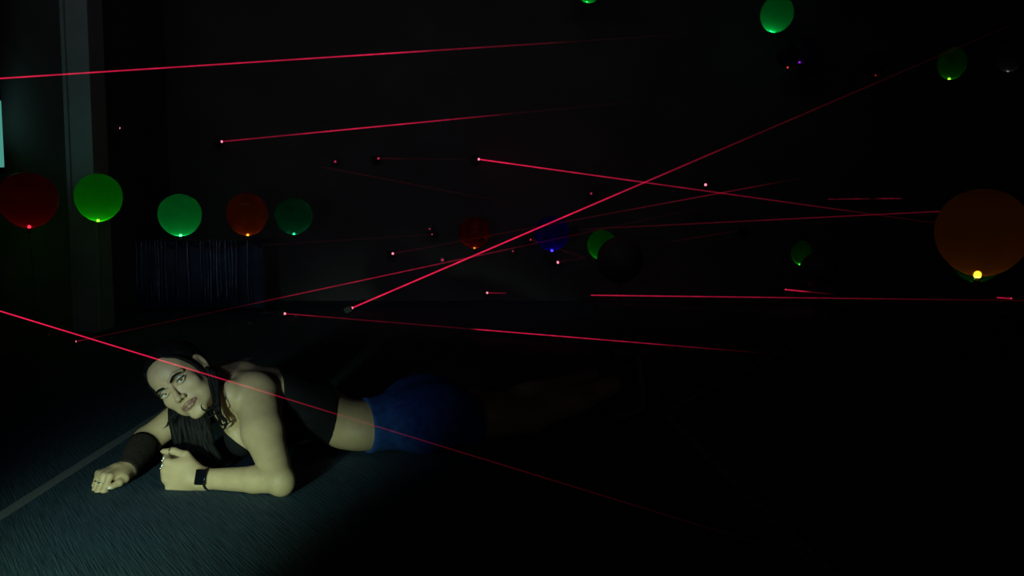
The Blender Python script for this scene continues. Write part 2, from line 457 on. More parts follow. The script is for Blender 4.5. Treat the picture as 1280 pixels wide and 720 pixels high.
# ------------------------------------------------------------------ lasers: a small housing, a lens, and its beam lit up by haze
def beam_mat(stops, L, dash):
    """a glowing shaft of haze: stops are (fraction along the beam, colour); the beam's own x axis runs along it"""
    m = bpy.data.materials.new('laser_beam_glow')
    m.use_nodes = True
    nt = m.node_tree; nt.nodes.clear()
    out = nt.nodes.new('ShaderNodeOutputMaterial'); em = nt.nodes.new('ShaderNodeEmission'); tr = nt.nodes.new('ShaderNodeBsdfTransparent')
    ad = nt.nodes.new('ShaderNodeAddShader'); tc = nt.nodes.new('ShaderNodeTexCoord'); sp = nt.nodes.new('ShaderNodeSeparateXYZ')
    dv = nt.nodes.new('ShaderNodeMath'); dv.operation = 'DIVIDE'; dv.inputs[1].default_value = L
    rp = nt.nodes.new('ShaderNodeValToRGB')
    els = rp.color_ramp.elements
    els[0].position, els[0].color = stops[0][0], (*stops[0][1], 1)
    els[1].position, els[1].color = stops[-1][0], (*stops[-1][1], 1)
    for p, c in stops[1:-1]:
        e = els.new(p); e.color = (*c, 1)
    nt.links.new(tc.outputs['Object'], sp.inputs[0]); nt.links.new(sp.outputs['X'], dv.inputs[0])
    nt.links.new(dv.outputs[0], rp.inputs[0])
    nz = nt.nodes.new('ShaderNodeTexNoise'); nz.inputs['Scale'].default_value = 7.0; nz.inputs['Detail'].default_value = 4
    nz.inputs['Roughness'].default_value = 0.7
    nt.links.new(tc.outputs['Object'], nz.inputs['Vector'])
    mr = nt.nodes.new('ShaderNodeMapRange'); mr.inputs[1].default_value = 0.35; mr.inputs[2].default_value = 0.65
    mr.inputs[3].default_value = 1 - dash; mr.inputs[4].default_value = 1 + dash
    nt.links.new(nz.outputs['Fac'], mr.inputs[0]); nt.links.new(mr.outputs[0], em.inputs[1])
    nt.links.new(rp.outputs[0], em.inputs[0])
    nt.links.new(em.outputs[0], ad.inputs[0]); nt.links.new(tr.outputs[0], ad.inputs[1]); nt.links.new(ad.outputs[0], out.inputs[0])
    m.cycles.emission_sampling = 'FRONT_BACK'
    return m
M_LENS = emission_mat('laser_lens_glow', (1.0, 0.22, 0.34), 1.6)
M_LENS_DIM = emission_mat('laser_lens_dim_glow', (1.0, 0.05, 0.15), 0.45)
M_LENS_OFF = mat('laser_lens_glass', (0.05, 0.005, 0.008), 0.1)
HOT = srgb(238, 30, 78)
def c_(k): return tuple(0.46 * (k ** 2.2) * v for v in HOT)     # seen through two walls of the shaft
def laser(p0, p1, stops, width_px, label, lens=1, lens_px=3.2, dash=0.35):
    """p0 (emitter) and p1 (end): (px, py, depth) measured; stops: (fraction of the picture length, strength)"""
    a = at(*p0); b = at(*p1); width_px *= 0.70
    d = (b - a); L = d.length; d.normalize()
    t = empty('laser_emitter', a, label, 'laser', 'red lasers of the maze')
    q = d.to_track_quat('X', 'Z')
    t.rotation_mode = 'QUATERNION'; t.rotation_quaternion = q
    s = 0.022 if p0[2] > 3 else 0.018
    bm_obj('housing', box_bm(-0.055, -s, -s, -0.004, s, s, 0.003), M_BLACK, t)
    V, F = lathe([(s * 0.55, -0.006), (s * 0.6, 0.001), (s * 0.5, 0.002)], 14)
    mesh_obj('lens_ring', [(v[2], v[0], v[1]) for v in V], F, M_BLACK, t)
    r = lens_px / 2 / F_PX * p0[2]
    bm = bmesh.new(); bmesh.ops.create_uvsphere(bm, u_segments=10, v_segments=8, radius=min(r, s * 0.5))
    bm_obj('lens', bm, [M_LENS_OFF, M_LENS, M_LENS_DIM][lens], t, True)
    if stops:
        fs = []
        for f, k in stops:                       # perspective-correct fraction along the real beam
            w = (f / p1[2]) / (f / p1[2] + (1 - f) / p0[2])
            fs.append((w, c_(k)))
        n = 12
        rad0 = width_px / 2 / F_PX * p0[2]; rad1 = width_px / 2 / F_PX * p1[2]
        pts = [(L * i / n, 0, 0) for i in range(n + 1)]
        V, F = tube(pts, [rad0 + (rad1 - rad0) * i / n for i in range(n + 1)], 8, caps=False)
        o = mesh_obj('beam', V, F, beam_mat(fs, L, dash), t)
    return t
laser((-30, 100, 4.62), (1010, 33, 7.45), [(0, .9), (.12, .85), (.3, .75), (.42, .75), (.5, .9), (.56, .45), (.72, .10), (.86, .05), (1, .02)], 2.4,
      'laser behind left edge with long red beam across the top of photo', 0)
laser((277, 177, 7.44), (940, 113, 5.6), [(0, .55), (.12, .45), (.2, .8), (.32, .8), (.45, .5), (.55, .12), (.8, .03), (1, .0)], 2.2,
      'laser high on far wall above teal and orange balloons, beam rising gently right')
laser((149, 160, 6.36), (660, 258, 7.45), [(0, .02), (.25, .03), (.48, .04), (.54, .16), (.7, .14), (.88, .10), (1, .0)], 1.6,
      'laser on left wall right of pale post with faint falling beam', 1, 2.6)
laser((473, 198, 7.44), (900, 203, 5.4), [(0, .22), (.1, .12), (.3, .07), (1, .0)], 1.6, 'laser on far wall with faint level beam, left of two high ones', 2, 2.8)
laser((598, 199, 7.44), (1300, 297, 5.6), [(0, 1), (.15, .75), (.35, .5), (.5, .35), (.7, .16), (.85, .07), (1, .02)], 2.2,
      'laser on far wall with bright beam falling to the right from upper middle', 1, 3.4)
laser((440, 385, 6.75), (1290, 20, 6.6), [(0, .95), (.12, .95), (.3, .95), (.42, .7), (.5, .45), (.6, .25), (.8, .12), (1, .05)], 2.5,
      'laser low at middle with brightest beam rising steeply to upper right', 1, 3.2)
laser((94, 427, 5.25), (900, 255, 7.4), [(0, .45), (.04, .18), (.25, .14), (.31, .35), (.4, .6), (.5, .55), (.6, .45), (.7, .2), (.85, .10), (1, .02)], 1.9,
      'laser on floor at far left with long rising beam above the woman', 1, 3.0, 0.5)
laser((491, 317, 7.44), (1010, 221, 4.5), [(0, .2), (.1, .12), (.4, .18), (.55, .2), (.75, .38), (.86, .30), (.93, .12), (1, .0)], 1.8,
      'laser low on far wall left of orange balloon, thin rising beam', 1, 3.0)
laser((720, 287, 7.44), (1300, 258, 5.2), [(0, .05), (.1, .2), (.3, .26), (.5, .33), (.7, .33), (1, .26)], 1.9,
      'laser on far wall above half hidden green balloon, long nearly level beam', 0, 2.0)
laser((356, 392, 6.45), (1000, 445, 4.6), [(0, .55), (.1, .34), (.36, .22), (.375, .8), (.55, .8), (.66, .6), (.76, .4), (.85, .22), (.92, .05), (1, .0)], 1.9,
      'laser on floor under teal balloon with beam sinking right past the hips', 1, 3.2, 0.5)
laser((609, 366, 7.40), (634, 366.5, 6.5), [(0, .5), (.8, .4), (1, .05)], 1.8, 'laser at foot of far wall with very short beam', 1, 2.6)
laser((738, 369, 7.40), (1300, 376, 6.3), [(0, .75), (.2, .65), (.5, .45), (.7, .28), (.85, .18), (1, .18)], 2.0,
      'laser at foot of far wall with long level beam to the right edge', 0, 2.0)
laser((982, 362, 7.3), (1044, 368, 5.8), [(0, .8), (.35, .75), (.5, .3), (1, .02)], 2.3, 'laser low on right with short bright tapering beam', 2, 2.0)
laser((925, 288, 7.44), (832, 303, 7.1), [(0, .08), (.5, .16), (1, .05)], 1.5, 'laser on far wall with faint short beam right of middle', 0, 2.0)
laser((-460, 248, 2.02), (1010, 698, 2.235), [(0, .95), (.313, 1), (.44, .92), (.5, .64), (.56, .45), (.62, .32), (.72, .22), (.857, .13), (.93, .07), (1, .02)], 2.3,
      'laser off the left side with bright beam crossing in front of the woman', 0, 2.0, 0.15)
laser((697, 328, 7.44), (733, 321, 7.2), [(0, .3), (.3, .14), (1, .1)], 1.5, 'laser with brightest pinkish dot below the blue balloon', 1, 4.6)
laser((663, 299.5, 7.44), (733, 323, 7.2), [(0, .25), (.3, .2), (.5, .2), (1, .12)], 1.4, 'tiny laser just left of blue balloon with thin falling beam', 2, 2.6)
laser((1128, 248, 7.44), (1035, 249, 7.0), [(0, .3), (.2, .4), (.4, .1), (.6, .35), (1, .25)], 1.7, 'laser on far right wall with short broken level beam', 0, 2.0, 0.9)
laser((1264, 373, 6.9), (1246, 372, 6.8), [(0, .7), (1, .7)], 2.2, 'laser low at right edge below big amber balloon with short broken beam', 2, 2.4, 0.9)
laser((540, 293, 7.44), (150, 318, 5.1), [(0, .10), (.3, .12), (.6, .10), (1, .04)], 1.5, 'tiny laser on far wall with faint beam passing under left balloons', 2, 1.8)
for px, py, dp, kind, lp, lab in (
        (419, 202, 7.44, 2, 2.6, 'beamless laser dot on far wall, left of two level high lasers'),
        (739, 242, 7.44, 2, 2.4, 'beamless laser dot on far wall above steep beam at middle'),
        (882, 231, 7.44, 1, 3.4, 'beamless bright laser dot where two beams cross, right of middle'),
        (553, 325, 7.44, 2, 3.2, 'beamless laser dot on long rising beam below orange balloon'),
        (1028, 423, 6.55, 1, 2.6, 'beamless laser dot low on the right side of floor'),
        (641, 314, 7.44, 2, 1.8, 'beamless dim dot between orange balloon and pinkish dot'),
        (537, 286, 7.44, 2, 1.7, 'beamless dim dot, upper of a close pair on far wall')):
    laser((px, py, dp), (px - 20, py + 4, dp - 1), None, 1, lab, kind, lp)
# ------------------------------------------------------------------ the woman on the floor, grown as one surface from a distance field
def V3(*a): return np.array(a, float)
def nrm(v):
    v = np.asarray(v, float); return v / np.linalg.norm(v)
def smin(a, b, k):
    h = np.clip(0.5 + 0.5 * (b - a) / k, 0, 1)
    return b + (a - b) * h - k * h * (1 - h)
def smax(a, b, k): return -smin(-a, -b, k)
def f_capsule(a, b, ra, rb):
    a, b = np.asarray(a, float), np.asarray(b, float)
    ab = b - a; L2 = float(ab @ ab) + 1e-12
    def f(x, y, z):
        t = np.clip(((x - a[0]) * ab[0] + (y - a[1]) * ab[1] + (z - a[2]) * ab[2]) / L2, 0, 1)
        return np.sqrt((x - a[0] - t * ab[0])**2 + (y - a[1] - t * ab[1])**2 + (z - a[2] - t * ab[2])**2) - (ra + (rb - ra) * t)
    m = max(ra, rb)
    return f, np.minimum(a, b) - m, np.maximum(a, b) + m
def f_ellipsoid(c, r, R=None):
    c = np.asarray(c, float); r = np.asarray(r, float)
    R = np.eye(3) if R is None else np.asarray(R, float)      # columns: the ellipsoid's own axes
    def f(x, y, z):
        dx, dy, dz = x - c[0], y - c[1], z - c[2]
        u = dx * R[0, 0] + dy * R[1, 0] + dz * R[2, 0]
        v = dx * R[0, 1] + dy * R[1, 1] + dz * R[2, 1]
        w = dx * R[0, 2] + dy * R[1, 2] + dz * R[2, 2]
        k0 = np.sqrt((u / r[0])**2 + (v / r[1])**2 + (w / r[2])**2)
        k1 = np.sqrt((u / r[0]**2)**2 + (v / r[1]**2)**2 + (w / r[2]**2)**2) + 1e-9
        return k0 * (k0 - 1) / k1
    ext = np.sqrt(((R * r)**2).sum(1))
    return f, c - ext, c + ext
class Field:
    def __init__(self, xs, ys, zs):
        self.xs, self.ys, self.zs = xs, ys, zs
        self.D = np.full((len(xs), len(ys), len(zs)), 0.2, np.float32)
    def box(self, lo, hi, pad):
        i = [np.searchsorted(a, lo[k] - pad) for k, a in enumerate((self.xs, self.ys, self.zs))]
        j = [np.searchsorted(a, hi[k] + pad) for k, a in enumerate((self.xs, self.ys, self.zs))]
        return tuple(slice(a, b) for a, b in zip(i, j))
    def local(self, s):
        return (self.xs[s[0]][:, None, None].astype(np.float32), self.ys[s[1]][None, :, None].astype(np.float32), self.zs[s[2]][None, None, :].astype(np.float32))
    def add(self, prim, k=0.01):
        f, lo, hi = prim
        s = self.box(lo, hi, k + 0.025)
        self.D[s] = smin(self.D[s], f(*self.local(s)).astype(np.float32), k)
    def cut(self, prim, k=0.004):
        f, lo, hi = prim
        s = self.box(lo, hi, k + 0.01)
        self.D[s] = smax(self.D[s], -f(*self.local(s)).astype(np.float32), k)
    def sample(self, p):
        i = [int(np.clip(np.searchsorted(a, p[k]) - 1, 0, len(a) - 2)) for k, a in enumerate((self.xs, self.ys, self.zs))]
        t = [(p[k] - a[i[k]]) / (a[i[k] + 1] - a[i[k]]) for k, a in enumerate((self.xs, self.ys, self.zs))]
        d = 0.0
        for q in range(8):
            o = (q & 1, q >> 1 & 1, q >> 2)
            w = 1.0
            for k in range(3): w *= t[k] if o[k] else 1 - t[k]
            d += w * float(self.D[i[0] + o[0], i[1] + o[1], i[2] + o[2]])
        return d
def surface_nets(D, xs, ys, zs):
    S = D < 0
    c = np.zeros(tuple(n - 1 for n in D.shape), np.uint8)
    for dx in (0, 1):
        for dy in (0, 1):
            for dz in (0, 1):
                c += S[dx:dx + c.shape[0], dy:dy + c.shape[1], dz:dz + c.shape[2]]
    I, J, K = np.nonzero((c > 0) & (c < 8))
    idx = np.full(c.shape, -1, np.int32); idx[I, J, K] = np.arange(len(I))
    corners = [(a, b, d) for a in (0, 1) for b in (0, 1) for d in (0, 1)]
    vals = np.stack([D[I + a, J + b, K + d] for a, b, d in corners], 1).astype(np.float64)
    acc = np.zeros((len(I), 3)); cnt = np.zeros(len(I))
    for p in range(8):
        for q in range(p + 1, 8):
            if sum(abs(u - v) for u, v in zip(corners[p], corners[q])) != 1: continue
            va, vb = vals[:, p], vals[:, q]
            m = (va < 0) != (vb < 0)
            t = np.where(m, va / np.where(m, va - vb, 1), 0)
            for ax in range(3):
                acc[:, ax] += np.where(m, corners[p][ax] + t * (corners[q][ax] - corners[p][ax]), 0)
            cnt += m
    acc /= cnt[:, None]
    P = np.stack([xs[I] + acc[:, 0] * (xs[I + 1] - xs[I]), ys[J] + acc[:, 1] * (ys[J + 1] - ys[J]), zs[K] + acc[:, 2] * (zs[K + 1] - zs[K])], 1)
    Q = []
    for ax in range(3):
        A = [slice(None)] * 3; B = [slice(None)] * 3
        o1, o2 = [(1, 2), (2, 0), (0, 1)][ax]
        A[ax] = slice(0, -1); B[ax] = slice(1, None)
        for o in (o1, o2):
            A[o] = slice(1, -1); B[o] = slice(1, -1)
        sa, sb = S[tuple(A)], S[tuple(B)]
        e = np.nonzero(sa != sb)
        fl = sa[e]
        g = [e[0], e[1], e[2]]
        g[o1] = g[o1] + 1; g[o2] = g[o2] + 1
        def cell(d1, d2):
            h = [g[0].copy(), g[1].copy(), g[2].copy()]; h[o1] -= d1; h[o2] -= d2
            return idx[h[0], h[1], h[2]]
        q = np.stack([cell(1, 1), cell(0, 1), cell(0, 0), cell(1, 0)], 1)
        q[~fl] = q[~fl][:, ::-1]
        Q.append(q)
    return P, np.concatenate(Q)
def np_mesh(name, P, Q, m, parent, label=None):
    me = bpy.data.meshes.new(name)
    me.vertices.add(len(P)); me.vertices.foreach_set('co', P.astype(np.float32).ravel())
    me.loops.add(Q.size); me.loops.foreach_set('vertex_index', Q.astype(np.int32).ravel())
    me.polygons.add(len(Q))
    me.polygons.foreach_set('loop_start', np.arange(0, Q.size, 4, dtype=np.int32))
    me.polygons.foreach_set('use_smooth', np.ones(len(Q), bool))
    me.update(calc_edges=True); me.validate()
    me.materials.append(m)
    o = bpy.data.objects.new(name, me); link(o, parent)
    if label: o['label'] = label
    return o

def graded(parts):
    """axis coordinates: [(start, stop, step), ...]"""
    out = []
    for a, b, s in parts:
        out.append(np.arange(a, b - s * 0.25, s))
    return np.concatenate(out)
XS = graded([(-1.20, -0.72, 0.0021), (-0.72, -0.55, 0.003), (-0.55, 0.60, 0.0065)])
YS = graded([(2.55, 2.95, 0.0021), (2.95, 3.35, 0.0045), (3.35, 4.02, 0.0075)])
ZS = graded([(-0.02, 0.46, 0.0024)])
body = Field(XS, YS, ZS)

# --- skeleton
AX = nrm(V3(0.927, 0.374, 0)); BX = V3(-AX[1], AX[0], 0); UZ = V3(0, 0, 1)      # along the spine to the feet; her left to her right; up
S_L, S_R = V3(-0.752, 2.850, 0.236), V3(-0.915, 3.115, 0.232)
E_L, W_L = V3(-0.640, 2.640, 0.042), V3(-0.866, 2.692, 0.030)
E_R, W_R = V3(-1.118, 2.955, 0.072), V3(-1.112, 2.775, 0.034)
H_L, H_R = V3(-0.275, 3.075, 0.098), V3(-0.340, 3.235, 0.098)
K_L, K_R = V3(0.065, 3.335, 0.056), V3(-0.005, 3.480, 0.056)
A_L, A_R = V3(0.395, 3.590, 0.125), V3(0.330, 3.735, 0.130)
pit = math.radians(24)
AR = nrm(AX * math.cos(pit) - UZ * math.sin(pit))         # ribcage axis, rising to the head
RR = np.stack([AR, BX, np.cross(AR, BX)], 1)
RB = np.stack([AX, BX, UZ], 1)
# --- torso and thighs first (the clothes are cut from this)
body.add(f_ellipsoid(V3(-0.300, 3.150, 0.105), (0.135, 0.165, 0.098), RB), 0.03)
for s in (-1, 1):
    body.add(f_ellipsoid(V3(-0.265, 3.165, 0.135) + BX * 0.075 * s, (0.115, 0.088, 0.083), RB), 0.03)
body.add(f_ellipsoid(V3(-0.470, 3.085, 0.088), (0.15, 0.122, 0.077), RB), 0.05)
body.add(f_ellipsoid(V3(-0.655, 3.035, 0.165), (0.175, 0.140, 0.092), RR), 0.05)
body.add(f_ellipsoid(V3(-0.765, 2.995, 0.205), (0.11, 0.135, 0.080), RR), 0.04)
for s in (-1, 1):
    body.add(f_ellipsoid(V3(-0.715, 3.01, 0.120) + BX * 0.065 * s, (0.062, 0.060, 0.058)), 0.03)
    body.add(f_ellipsoid(V3(-0.70, 3.02, 0.222) + BX * 0.085 * s, (0.075, 0.055, 0.045), RR), 0.025)   # shoulder blades
for H, K, A in ((H_L, K_L, A_L), (H_R, K_R, A_R)):
    body.add(f_capsule(H, K, 0.084, 0.056), 0.04)
torso = body.D.copy()
# --- lower legs and feet
for K, A in ((K_L, A_L), (K_R, A_R)):
    body.add(f_capsule(K, A, 0.052, 0.034), 0.02)
    body.add(f_ellipsoid(K + (A - K) * 0.33 + UZ * 0.012, (0.12, 0.048, 0.048), np.stack([nrm(A - K), BX, UZ], 1)), 0.03)
LD = nrm(V3(0.79, 0.61, 0))
for A in (A_L, A_R):
    body.add(f_capsule(A + LD * 0.02 + UZ * 0.045, A + LD * 0.035 - UZ * 0.085, 0.033, 0.026), 0.02)
    body.add(f_capsule(A + LD * 0.035 - UZ * 0.085, A + LD * 0.0 - UZ * 0.100, 0.022, 0.016), 0.012)
# --- shoulders, neck, arms
body.add(f_capsule(S_L + BX * 0.04, S_R - BX * 0.04, 0.055, 0.055), 0.04)
body.add(f_ellipsoid(S_L + V3(-0.016, 0.012, -0.004), (0.070, 0.062, 0.064)), 0.03)
body.add(f_ellipsoid(np.array(at(291, 494, 2.815)), (0.042, 0.042, 0.046)), 0.025)
body.add(f_capsule(np.array(at(286, 512, 2.84)), np.array(at(303, 556, 2.85)), 0.036, 0.026), 0.02)
body.add(f_capsule(np.array(at(300, 548, 2.86)), V3(-0.700, 2.965, 0.125), 0.030, 0.050), 0.03)
body.add(f_capsule(np.array(at(288, 515, 2.86)), V3(-0.740, 2.990, 0.175), 0.040, 0.050), 0.03)
body.add(f_capsule(np.array(at(300, 548, 2.86)), V3(-0.790, 2.980, 0.140), 0.028, 0.045), 0.03)
body.add(f_ellipsoid(S_R, (0.056, 0.056, 0.058)), 0.03)
M_L = S_L + (E_L - S_L) * 0.45
M_L = M_L + V3(-0.010, 0.0, 0.0)
body.add(f_capsule(S_L, M_L, 0.062, 0.058), 0.02)
body.add(f_capsule(M_L, E_L, 0.057, 0.039), 0.02)
body.add(f_ellipsoid(E_L + V3(0.008, -0.004, -0.004), (0.034, 0.034, 0.038)), 0.02)
mid = E_L + (W_L - E_L) * 0.32
body.add(f_capsule(E_L, mid, 0.037, 0.0365), 0.006)
body.add(f_capsule(mid, W_L, 0.0365, 0.0275), 0.010)
body.add(f_capsule(S_R, E_R, 0.050, 0.040), 0.02)
midr = E_R + (W_R - E_R) * 0.33
body.add(f_capsule(E_R, midr, 0.041, 0.041), 0.015)
body.add(f_capsule(midr, W_R, 0.040, 0.027), 0.015)

# --- hands
def hand(W, a, n, side, curl, thumb, z):
    """W wrist; a towards the knuckles; n out of the back of the hand; side towards the thumb. Returns ring places."""
    a = nrm(a); n = nrm(n - a * (n @ a)); s = nrm(side - a * (side @ a) - n * (side @ n))
    R = np.stack([a, s, n], 1)
    body.add(f_capsule(W, W + a * 0.030, 0.026 * z, 0.026 * z), 0.012)
    body.add(f_ellipsoid(W + a * 0.050 * z + s * 0.002, (0.050 * z, 0.040 * z, 0.0195 * z), R), 0.014)
    rings = []
    offs = (0.0290, 0.0100, -0.0095, -0.0275); lens = ((0.042, 0.026, 0.019), (0.046, 0.029, 0.020), (0.042, 0.027, 0.019), (0.034, 0.020, 0.017))
    adv = (0.084, 0.088, 0.084, 0.076)
    for q in range(4):
        k = W + (a * adv[q] + s * offs[q] + n * 0.004) * z
        r = (0.0094 if q < 3 else 0.0082) * z
        body.add(f_capsule(W + a * 0.03 + s * offs[q] * 0.6 + n * 0.004, k, 0.010, r + 0.0012), 0.006)     # the bone under the skin
        ang = 0.0; p = k
        for j in range(3):
            ang += math.radians(curl[j] + (q - 1.5) * 3)
            d = a * math.cos(ang) - n * math.sin(ang)
            e = p + d * lens[q][j] * z
            body.add(f_capsule(p, e, r - 0.0006 * j, r - 0.0006 * (j + 1)), 0.0035)
            if j == 0: rings.append((p + (e - p) * 0.5, d, r))
            p = e
    # thumb: leaves the side of the palm near its base and closes against the fingers
    T = [W + a * 0.022 + s * 0.024 - n * 0.006] + [W + (a * u + s * v + n * w) * z for u, v, w in thumb]
    body.add(f_capsule(W + a * 0.012 + s * 0.010 - n * 0.004, T[1], 0.018, 0.0135), 0.012)
    body.add(f_capsule(T[1], T[2], 0.0115, 0.0105), 0.005)
    body.add(f_capsule(T[2], T[3], 0.0103, 0.0078), 0.004)
    return rings, (T[2], T[3]), (a, s, n)
aL = V3(-0.975, 0.12, 0.08); nL = V3(-0.14, -0.98, 0.05)
ringsL, thumbL, frL = hand(W_L, aL, nL, V3(0.16, 0.0, 1.0), (66, 88, 62), ((0.050, 0.045, -0.012), (0.080, 0.050, -0.018), (0.108, 0.045, -0.024)), 1.25)
aR = V3(-0.45, -0.88, 0.0); nR = V3(-0.05, -0.05, 1.0)
ringsR, thumbR, frR = hand(W_R, aR, nR, V3(1.0, -0.5, 0.0), (60, 86, 60), ((0.046, 0.042, -0.010), (0.070, 0.047, -0.016), (0.094, 0.043, -0.022)), 1.0)

# --- head: a frame of its own, turned as in the photograph
eye_mid = np.array(at(215, 485, 2.715))
tv = nrm(np.array([0, 0, CAM_H]) - eye_mid)                                 # towards the photographer
rv = nrm(np.cross(np.array(UPV), tv)); uv = np.cross(tv, rv)
yaw = math.radians(26)
up2 = -rv * 0.69 + uv * 0.724; la2 = rv * 0.724 + uv * 0.69
HL = nrm(la2 * math.cos(yaw) + tv * math.sin(yaw)); HF = nrm(tv * math.cos(yaw) - la2 * math.sin(yaw)); HU = nrm(np.cross(HL, HF))
if HU @ up2 < 0: HU = -HU
HR = np.stack([HL, HF, HU], 1)
HC = eye_mid - HF * 0.082
def hp(x, y, z): return HC + HL * x + HF * y + HU * z
def hcap(a, b, ra, rb): return f_capsule(hp(*a), hp(*b), ra, rb)
def hell(c, r, rot=None): return f_ellipsoid(hp(*c), r, HR if rot is None else HR @ rot)
def rotz(a):
    a = math.radians(a); return np.array([[math.cos(a), -math.sin(a), 0], [math.sin(a), math.cos(a), 0], [0, 0, 1]])
# neck first, from between the shoulders
NB = V3(-0.835, 2.995, 0.250)
body.add(f_capsule(NB, hp(0, -0.025, -0.060), 0.058, 0.050), 0.03)
for S in (S_L, S_R):
    body.add(f_capsule(hp(0, -0.03, -0.07) * 0.45 + NB * 0.55, S + UZ * 0.012, 0.040, 0.034), 0.035)
# collarbone and the cord of the neck on her left
body.add(f_capsule(S_L + V3(-0.02, 0.01, 0.03), V3(-0.865, 2.93, 0.185), 0.013, 0.011), 0.012)
body.add(f_capsule(hp(0.05, -0.02, -0.045), V3(-0.862, 2.925, 0.180), 0.013, 0.011), 0.012)
body.add(hell((0, -0.016, 0.034), (0.071, 0.090, 0.072)), 0.02)
body.add(hell((0, 0.016, -0.028), (0.0605, 0.064, 0.078)), 0.02)
body.add(hell((0, 0.042, 0.040), (0.054, 0.041, 0.046)), 0.02)
for s in (-1, 1):
    body.add(hcap((0.050 * s, -0.006, -0.050), (0.014 * s, 0.066, -0.096), 0.019, 0.0150), 0.014)
    body.add(hell((0.038 * s, 0.052, -0.026), (0.026, 0.022, 0.026)), 0.016)
    body.add(hell((0.036 * s, 0.034, -0.062), (0.024, 0.030, 0.026)), 0.016)
body.add(hell((0, 0.070, -0.100), (0.019, 0.016, 0.014)), 0.012)
body.add(hell((0, 0.066, -0.066), (0.031, 0.022, 0.024)), 0.012)
for s in (-1, 1):
    body.cut(hell((0.0315 * s, 0.097, -0.002), (0.0185, 0.0165, 0.0125)), 0.012)
    body.add(hcap((0.012 * s, 0.0845, 0.0165), (0.033 * s, 0.0815, 0.0215), 0.0055, 0.0055), 0.010)
    body.add(hcap((0.033 * s, 0.0815, 0.0215), (0.050 * s, 0.066, 0.0165), 0.0055, 0.0050), 0.010)
body.add(hcap((0, 0.082, 0.006), (0, 0.1005, -0.030), 0.0062, 0.0088), 0.010)
body.add(hell((0, 0.1030, -0.0335), (0.0092, 0.0095, 0.0085)), 0.006)
for s in (-1, 1):
    body.add(hell((0.0115 * s, 0.0920, -0.0375), (0.0062, 0.0090, 0.0068)), 0.005)
    body.cut(hell((0.0062 * s, 0.0985, -0.0435), (0.0034, 0.0050, 0.0042)), 0.002)
# eyelids around sunken eyes
EYE_R = 0.0122
EY = {s: (0.0315 * s, 0.0705, 0.0) for s in (-1, 1)}
for s in (-1, 1):
    up_ = [(0.0165, 0.0775, -0.0020), (0.0235, 0.0832, 0.0042), (0.0320, 0.0848, 0.0056), (0.0400, 0.0816, 0.0042), (0.0465, 0.0745, 0.0006)]
    lo_ = [(0.0165, 0.0775, -0.0020), (0.0240, 0.0813, -0.0058), (0.0320, 0.0823, -0.0067), (0.0400, 0.0796, -0.0051), (0.0465, 0.0745, 0.0006)]
    for L_, r in ((up_, 0.0030), (lo_, 0.0024)):
        for p, q in zip(L_, L_[1:]):
            body.add(hcap((p[0] * s, p[1], p[2]), (q[0] * s, q[1], q[2]), r, r), 0.003)
# mouth
LIPU = [(-0.0245, 0.0795, -0.0650), (-0.0120, 0.0880, -0.0615), (-0.0035, 0.0912, -0.0600), (0.0, 0.0908, -0.0608), (0.0035, 0.0912, -0.0600), (0.0120, 0.0880, -0.0615), (0.0245, 0.0795, -0.0650)]
LIPL = [(-0.0235, 0.0790, -0.0660), (-0.0110, 0.0868, -0.0705), (0.0, 0.0890, -0.0715), (0.0110, 0.0868, -0.0705), (0.0235, 0.0790, -0.0660)]
for L_, r0 in ((LIPU, 0.0038), (LIPL, 0.0046)):
    for i, (p, q) in enumerate(zip(L_, L_[1:])):
        ra = r0 * (0.55 if i == 0 else 1); rb = r0 * (0.55 if i == len(L_) - 2 else 1)
        body.add(hcap(p, q, ra, rb), 0.004)
for p, q in (((-0.022, 0.0855, -0.0655), (0, 0.0955, -0.0662)), ((0, 0.0955, -0.0662), (0.022, 0.0855, -0.0655))):
    body.cut(hcap(p, q, 0.0016, 0.0016), 0.002)
# ears
for s in (-1, 1):
    er = rotz(18 * s)
    body.add(hell((0.0735 * s, -0.012, -0.004), (0.0085, 0.0185, 0.0310), er), 0.006)
    body.cut(hell((0.0815 * s, -0.008, 0.002), (0.0055, 0.0095, 0.0180), er), 0.004)
    body.add(hcap((0.074 * s, 0.0, -0.026), (0.076 * s, -0.008, -0.034), 0.006, 0.006), 0.005)

P, Q = surface_nets(body.D, XS, YS, ZS)

